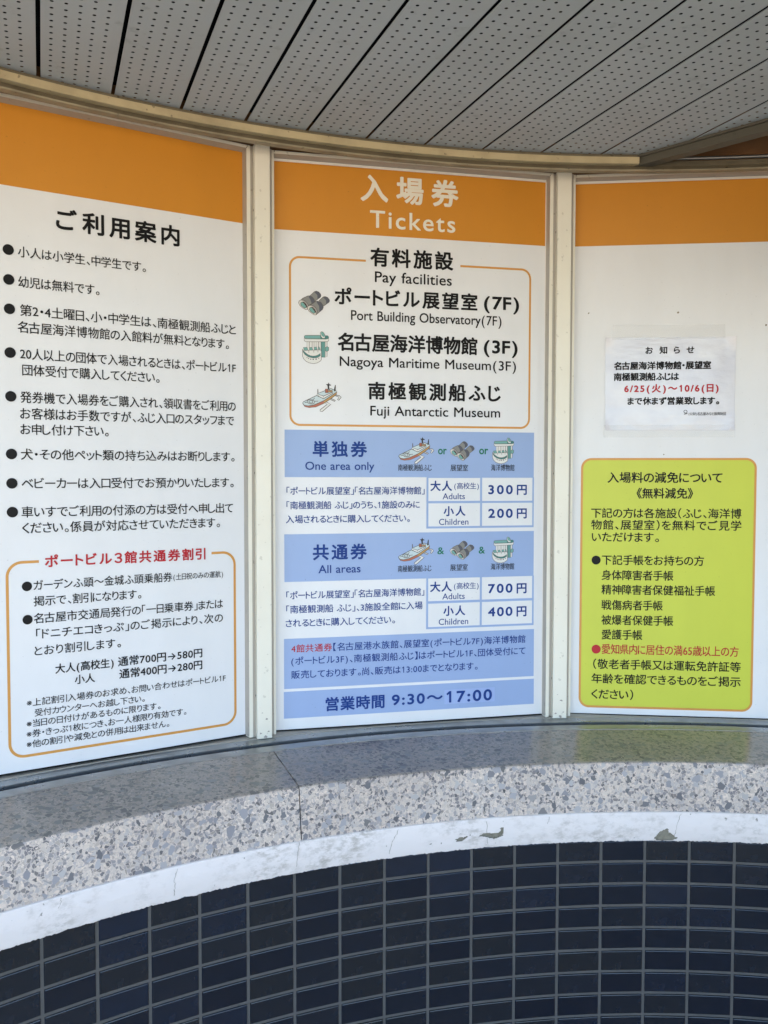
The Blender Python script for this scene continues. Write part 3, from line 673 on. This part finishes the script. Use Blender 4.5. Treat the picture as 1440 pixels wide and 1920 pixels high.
# ---------------------------------------------------------------- the three boards
A = [(-0.90128333, 1.70831773), (-0.25654787, 2.10632775), (0.4828591, 2.27177603)]
E_ = [(-0.32781162, 2.06667407), (0.40254919, 2.25758955), (1.15519895, 2.19933159)]
BANDV = [2.0741, 2.0714, 2.0738]; BOTV = [.8876, .8859, .8842]
UL, UR, VT = -.0033, .6790, 2.2342
LABELS = ['white rules board with orange heading and a column of round black bullets, leftmost',
          'tickets price board with blue fare tables and small pictures, between the two posts',
          'white board with a yellow rounded panel of fee exemptions under a blank orange heading']
boards = []
for i in range(3):
    (ax, ay), (ex, ey) = A[i], E_[i]
    b = empty('information_board', (ax, ay, 0), math.atan2(ey - ay, ex - ax)); tag(b, LABELS[i], 'information board', 'boards in the curved counter front')
    boards.append(b)
    top = 2.2375 if i == 0 else VT
    box('board_face', UL, UR, 0, .006, BOTV[i], top, M['board'], b)
    quad('heading_band', b, UL + .0004 if i else UL, UR - .0004 if i != 1 else UR - .0022, BANDV[i], (top if i == 0 else 2.2283), .0005, 'orange')
    # frame: front strip 24 mm proud, return to the board, mitred corners
    F1, F2 = UL - .0094, UR + .0094
    for (u0, u1) in ((F1, UL - .0002), (UR + .0002, F2)):
        box('frame_stile', u0, u1, -.0240, .0060, BOTV[i] - .003, 2.2448, M['cream_paint'], b, .0008)
    box('frame_rail', UL + .0003, UR - .0003, -.0238, -.0003, 2.2376, 2.2446, M['cream_paint'], b, .0008)
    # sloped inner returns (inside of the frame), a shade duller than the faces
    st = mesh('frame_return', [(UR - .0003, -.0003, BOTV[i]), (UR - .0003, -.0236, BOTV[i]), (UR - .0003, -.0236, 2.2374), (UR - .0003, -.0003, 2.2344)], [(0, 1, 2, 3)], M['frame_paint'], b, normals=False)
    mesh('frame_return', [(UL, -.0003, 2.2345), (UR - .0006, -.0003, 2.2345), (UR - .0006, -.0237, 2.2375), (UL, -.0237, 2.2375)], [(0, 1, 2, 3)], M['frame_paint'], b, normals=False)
    if i: box('bead', UL + .001, UR - .001, -.0022, -.0004, 2.2286, 2.2340, M['bead'], b)
    if i == 1: box('bead', UR - .0020, UR - .0004, -.0022, -.0004, BOTV[i], 2.2284, M['bead'], b)
    # mitre joint and the dark gap below the board
    vs, fs = stroke_vf([(UR - .0008, 2.2372), (UR + .0016, 2.2400), (UR + .0016, 2.2447)], .0010, False, -.0246)
    mesh('mitre_joint', vs, fs, M['dark_line'], b, normals=False)
    vs, fs = stroke_vf([(UL + .0004, 2.2400), (UL + .0004, 2.2446)], .0010, False, -.0246)
    mesh('mitre_joint', vs, fs, M['dark_line'], b, normals=False)
    box('gasket', UL, UR, -.0030, .0040, BOTV[i] - .0024, BOTV[i] - .0002, M['dark_line'], b)

PX = .00113
outline('box_outline', boards[0], .1622, .6541, .9177, 1.3186, .0290, .0056, .0006, 'outline', gap=(.2238, .5980))
outline('box_outline', boards[1], .0354, .6378, 1.6158, 2.0100, .0230, .0050, .0006, 'outline', gap=(.2176, .4546))
# yellow panel with its border
def rr_poly(u0, u1, v0, v1, r): return rr_path(u0, u1, v0, v1, r)
yp = rr_poly(.0228, .4472, .9033, 1.5374, .0225)
mesh('yellow_panel', [(x, -.0005, z) for x, z in yp], [tuple(range(len(yp)))], M['yellow'], boards[2], normals=False)
outline('box_outline', boards[2], .0222, .4478, .9027, 1.5380, .0230, .0055, .0009, 'outline')
for n_, c_, u0, u1, v0, v1 in RECTS:
    ly = {'blue_panel': .0005, 'table_border': .0008, 'table_cell': .0011, 'price_sticker': .0008}[n_]
    quad(n_, boards[1], u0, u1, v0, v1, ly, c_)
for i, st_, c_, body, u0, u1, v, h in TEXTS:
    lettering(boards[i], st_, c_, body, u0, u1, v, h, .0015)
for i, c_, u, v, r in BULLETS: disc('bullet', boards[i], u, v, r, .0015, c_)
for k_, u0, u1, v0, v1 in ICONS: pictogram(boards[1], k_, u0, u1, v0, v1, .0010)
for u, v, w in ((.0345, 1.9062, .0025), (.2537, 1.9045, .0030), (.4662, 1.8697, .0032), (.2240, 1.5496, .0022)):
    P = [(u + w * random.uniform(.5, 1.1) * math.cos(R(40 * q)), -.0008, v + w * random.uniform(.4, 1.0) * math.sin(R(40 * q))) for q in range(9)]
    mesh('smudge', P, [tuple(range(9))], M['speck'], boards[2], normals=False)

# ---------------------------------------------------------------- taped paper notice on the right board
m, t_, n_, b_ = new_mat('laminated_paper'); l_ = t_.links
w1 = tex(n_, l_, 'noise', 14, 4); rp = ramp(n_, [(.35, (.60, .595, .66)), (.7, (.67, .665, .71))]); l_.new(w1.outputs[0], rp.inputs[0]); l_.new(rp.outputs[0], b_.inputs['Base Color'])
b_.inputs['Roughness'].default_value = .2; b_.inputs['Specular IOR Level'].default_value = .6
w2 = tex(n_, l_, 'noise', 22, 3, stretch=(1, 1, 2)); bump(n_, l_, b_, w2.outputs[0], .6, .0018); M['paper'] = m
m, t_, n_, b_ = new_mat('clear_tape'); l_ = t_.links
b_.inputs['Base Color'].default_value = (.74, .73, .68, 1); b_.inputs['Roughness'].default_value = .15; b_.inputs['Alpha'].default_value = .09
w2 = tex(n_, l_, 'noise', 60, 5, stretch=(1, 1, .5)); bump(n_, l_, b_, w2.outputs[0], 1.0, .006); M['tape'] = m
pn = empty('paper_notice', boards[2].location, boards[2].rotation_euler.z)
tag(pn, 'laminated white paper notice with black and red lettering taped above the yellow panel', 'paper notice')
def sheet(name, c4, y, mat, nx=16, nz=12, amp=.0008, seed=0):
    (a, b, c, d) = c4; vs = []; fs = []          # TL TR BL BR
    for j in range(nz + 1):
        for i in range(nx + 1):
            s, t = i / nx, j / nz
            x = (1 - t) * ((1 - s) * a[0] + s * b[0]) + t * ((1 - s) * c[0] + s * d[0]); z = (1 - t) * ((1 - s) * a[1] + s * b[1]) + t * ((1 - s) * c[1] + s * d[1])
            lift = .0045 * (max(0, max(s, 1 - s) - .86) / .14) ** 2 * (max(0, max(t, 1 - t) - .80) / .20) ** 2 if name == 'paper_sheet' else 0
            vs.append((x, -y - lift - amp * (1 + noise.noise(Vector((x * 9, z * 12, seed)))), z))
    for j in range(nz):
        for i in range(nx):
            q = j * (nx + 1) + i; fs.append((q + nx + 1, q + nx + 2, q + 1, q))
    return mesh(name, vs, fs, M[mat], pn, smooth=True, normals=False)
sheet('tape_strip', [(.0930, 1.8749), (.3672, 1.8727), (.0920, 1.8380), (.3690, 1.8380)], .0034, 'tape', amp=.0004, seed=3)
sheet('tape_strip', [(.0740, 1.6240), (.3960, 1.6240), (.0744, 1.5931), (.3958, 1.5926)], .0034, 'tape', amp=.0004, seed=5)
sheet('paper_sheet', [(.0759, 1.8437), (.3944, 1.8428), (.0782, 1.6107), (.3943, 1.6094)], .0012, 'paper', amp=.0007, nx=40, nz=30)
for st_, c_, body, u0, u1, v, h in NOTICE: lettering(pn, st_, c_, body, u0, u1, v, h, .0030)
vs, fs = stroke_vf([(.2750 + .0040 * math.cos(R(30 * q)), 1.6570 + .0036 * math.sin(R(30 * q))) for q in range(12)], .0013, True, -.0030)
n0 = len(vs); w_, f_ = stroke_vf([(.2715, 1.6505), (.2750, 1.6512), (.2795, 1.6522)], .0018, False, -.0030)
mesh('emblem', vs + w_, fs + [tuple(n0 + q for q in f) for f in f_], M['ink'], pn, normals=False)

# ---------------------------------------------------------------- sill track
tr = empty('sill_track'); tag(tr, 'curved aluminium sill track with a dark groove under the boards', 'sill track')
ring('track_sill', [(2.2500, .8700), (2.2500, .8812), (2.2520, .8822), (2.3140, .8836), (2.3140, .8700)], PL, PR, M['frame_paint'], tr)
ring('track_step', [(2.2165, .8700), (2.2165, .8790), (2.2180, .8797), (2.2498, .8806), (2.2498, .8700)], PL, PR, M['metal'], tr)
ring('track_groove', [(2.1930, .8690), (2.1930, .8708), (2.2163, .8708), (2.2163, .8690)], PL, PR, M['dark_line'], tr)
ring('track_lip', [(2.1568, .8690), (2.1568, .8788), (2.1580, .8794), (2.1915, .8794), (2.1928, .8788), (2.1928, .8690)], PL, PR, M['metal'], tr)

# ---------------------------------------------------------------- terrazzo ledge: two slabs meeting at a joint
PS = -.4063
def slab(p0, p1, label):
    e = empty('ledge_slab', pt(2.0, (p0 + p1) / 2, .75)); inv = Vector(pt(2.0, (p0 + p1) / 2, .75))
    tag(e, label, 'stone ledge', 'terrazzo ledge slabs')
    n = int((p1 - p0) / .012)
    top = [(2.1560, .8600), (2.1560, .8774), (1.9790, .8587), (1.9745, .8578), (1.9722, .8560)]
    front = [(1.9722, .8560), (1.9706, .8535), (1.9562, .7516), (1.9600, .7506), (2.0000, .7506), (2.1560, .8600)]
    for nm, prof, mt in (('slab_top', top, 'stone_top'), ('slab_front', front, 'stone_front')):
        o = ring(nm, prof, p0, p1, M[mt], e, n=n, closed=False); o.location = -inv
    # end faces of the slab in the joint
    full = top + front[1:-1]
    for p in (p0, p1):
        o = mesh('slab_end', [pt(r, p, z) for r, z in full], [tuple(range(len(full)))], M['stone_front'], e); o.location = -inv
    return e
slab(PL, PS - .0006, 'left terrazzo ledge slab below the rules board, ending at the thin joint')
slab(PS + .0006, PR, 'long terrazzo ledge slab right of the thin joint, reflecting the yellow panel')
jb = ring('joint_filler', [(2.150, .80), (2.150, .8730), (1.978, .8540), (1.962, .7600), (2.10, .76)], PS - .002, PS + .002, M['dark_line'])
jb.parent = None
tag(jb, 'thin dark joint between the two terrazzo ledge slabs', 'joint')

# ---------------------------------------------------------------- tiled counter wall
TR, TP0, TDP = 1.9929, -0.6587, 0.0502
tw = empty('tiled_counter_wall', (CX, CY + TR, 0)); tag(tw, 'curved counter wall of dark navy glazed oblong tiles with grey joints', 'tiled wall')
tinv = Vector((CX, CY + TR, 0))
o = ring('grout_bed', [(TR + .0030, 0), (TR + .0030, .6795), (2.12, .6795), (2.12, 0)], PL, PR, M['grout'], tw, n=240); o.location = -tinv
def tile_mesh():
    w, h = .0936, .0449; c = .0022; d = .0024
    def rect(dx, y): return [(-w / 2 + dx, y, -h / 2 + dx), (w / 2 - dx, y, -h / 2 + dx), (w / 2 - dx, y, h / 2 - dx), (-w / 2 + dx, y, h / 2 - dx)]
    vs = rect(0, .006) + rect(0, d * .8) + rect(c * .45, d * .2) + rect(c, 0); fs = []
    for k in range(3):
        for i in range(4): j = (i + 1) % 4; fs.append((4 * k + i, 4 * k + j, 4 * k + 4 + j, 4 * k + 4 + i))
    fs.append((12, 13, 14, 15))
    me = bpy.data.meshes.new('tile'); me.from_pydata(vs, [], fs)
    bm = bmesh.new(); bm.from_mesh(me); bm.normal_update()
    bm.to_mesh(me); bm.free(); me.materials.append(M['tile']); return me
TM = tile_mesh(); ROW = .0509; Z1 = .6214
cnt = 0
for c_ in range(-3, 19):
    phi = TP0 + (c_ + .5) * TDP
    for r_ in range(13):
        z = Z1 + ROW / 2 - r_ * ROW
        o = link('tile', TM, tw)
        p = Vector(pt(TR + random.uniform(-.0004, .0004), phi, z)) - tinv
        o.location = p
        o.rotation_euler = (random.gauss(0, .004), random.gauss(0, .0022), -phi + random.gauss(0, .004))
        cnt += 1
for side in ((PL, TP0 - 3 * TDP - .002), (TP0 + 19 * TDP + .002, PR)):
    o = ring('tile_surface', [(TR, 0), (TR, .6710), (TR + .002, .6710), (TR + .002, 0)], side[0], side[1], M['tile'], tw); o.location = -tinv

# ---------------------------------------------------------------- white painted cement band
bd = empty('cement_band'); tag(bd, 'white painted cement band with cracks and chipped spots between the ledge and the tiles', 'cement band')
def inside(x, y, P):
    c = False; j = len(P) - 1
    for i in range(len(P)):
        if (P[i][1] > y) != (P[j][1] > y) and x < (P[j][0] - P[i][0]) * (y - P[i][1]) / (P[j][1] - P[i][1]) + P[i][0]: c = not c
        j = i
    return c
prof = [(1.9930, .7514), (1.9545, .7514), (1.9530, .7504), (1.9525, .7485)]
NV = 40
for i in range(1, NV + 1):
    s = i / NV; prof.append((1.9525 + .0150 * s + .0035 * math.sin(s * math.pi) * -1, .7485 - .0680 * s))
prof += [(1.9700, .6793), (1.9800, .6790), (1.9985, .6790)]
KP = len(prof); NA = 1300; PA, PB = -.80, .62
vs = []; fs = []
for i in range(NA + 1):
    a = PA + (PB - PA) * i / NA
    for j, (r, z) in enumerate(prof):
        nz = noise.noise(Vector((a * 60, z * 60, 1))) * .0006 + noise.noise(Vector((a * 260, z * 260, 4))) * .00018 if j > 2 else 0
        low = max(0, (j - 34) / 10.0)
        rag = (noise.noise(Vector((a * 90, 0, 2))) * .0020 + noise.noise(Vector((a * 420, 0, 3))) * .0020) * min(1, low)
        dip = max(0, -.35 - a) * -.006 * min(1, low)
        vs.append(pt(r + nz, a, z + rag + dip))
def chipped(a, z):
    aa = a + noise.noise(Vector((a * 500, z * 500, 9))) * .0012; zz = z + noise.noise(Vector((a * 500, z * 500, 12))) * .0014
    if any(inside(aa, zz, P) for P in CHIPS): return True
    for (pa, pz, pr) in ((-.2475, .703, .0016), (-.2600, .7035, .0013), (-.2150, .716, .0012), (-.3110, .712, .001), (-.41, .705, .0011), (.14, .715, .0012)):
        if math.hypot((aa - pa) * 1.96, zz - pz) < pr: return True
    return False
for i in range(NA):
    a = PA + (PB - PA) * (i + .5) / NA
    for j in range(KP - 1):
        z = (prof[j][1] + prof[j + 1][1]) / 2
        if j > 2 and j < KP - 2 and chipped(a, z): continue
        q = i * KP + j; fs.append((q, q + 1, q + 1 + KP, q + KP))
mesh('paint_coat', vs, fs, M['band'], bd, smooth=True)
core = [(1.9960, .7500), (1.9572, .7500), (1.9572, .7300), (1.9640, .7050), (1.9702, .6815), (1.9960, .6812)]
ring('cement_core', core, PA, PB, M['cement'], bd, n=200)
for s0, s1 in ((PL, PA - .0005), (PB + .0005, PR)):
    ring('paint_coat', [(1.9930, .7514), (1.9530, .7508), (1.9675, .6805), (1.9960, .6800)], s0, s1, M['band'], bd)
for P in CRACKS:
    Q = []
    for (a0, z0), (a1, z1) in zip(P, P[1:]):
        k = 5
        for i in range(k):
            s = i / k; Q.append((a0 + (a1 - a0) * s + random.gauss(0, .0004), z0 + (z1 - z0) * s))
    Q.append(P[-1]); vs = []; fs = []
    for i, (a, z) in enumerate(Q):
        s = max(0, min(1, (.7485 - z) / .0680)); r = 1.9525 + .015 * s - .0035 * math.sin(s * math.pi) - .0009
        w = .00022 * random.uniform(.5, 1.3)
        vs += [pt(r, a - w, z), pt(r, a + w, z)]
    for i in range(len(Q) - 1): fs.append((2 * i, 2 * i + 1, 2 * i + 3, 2 * i + 2))
    mesh('crack', vs, fs, M['cement'], bd, normals=False)

bpy.data.objects.remove(_fo)
bpy.context.view_layer.update()
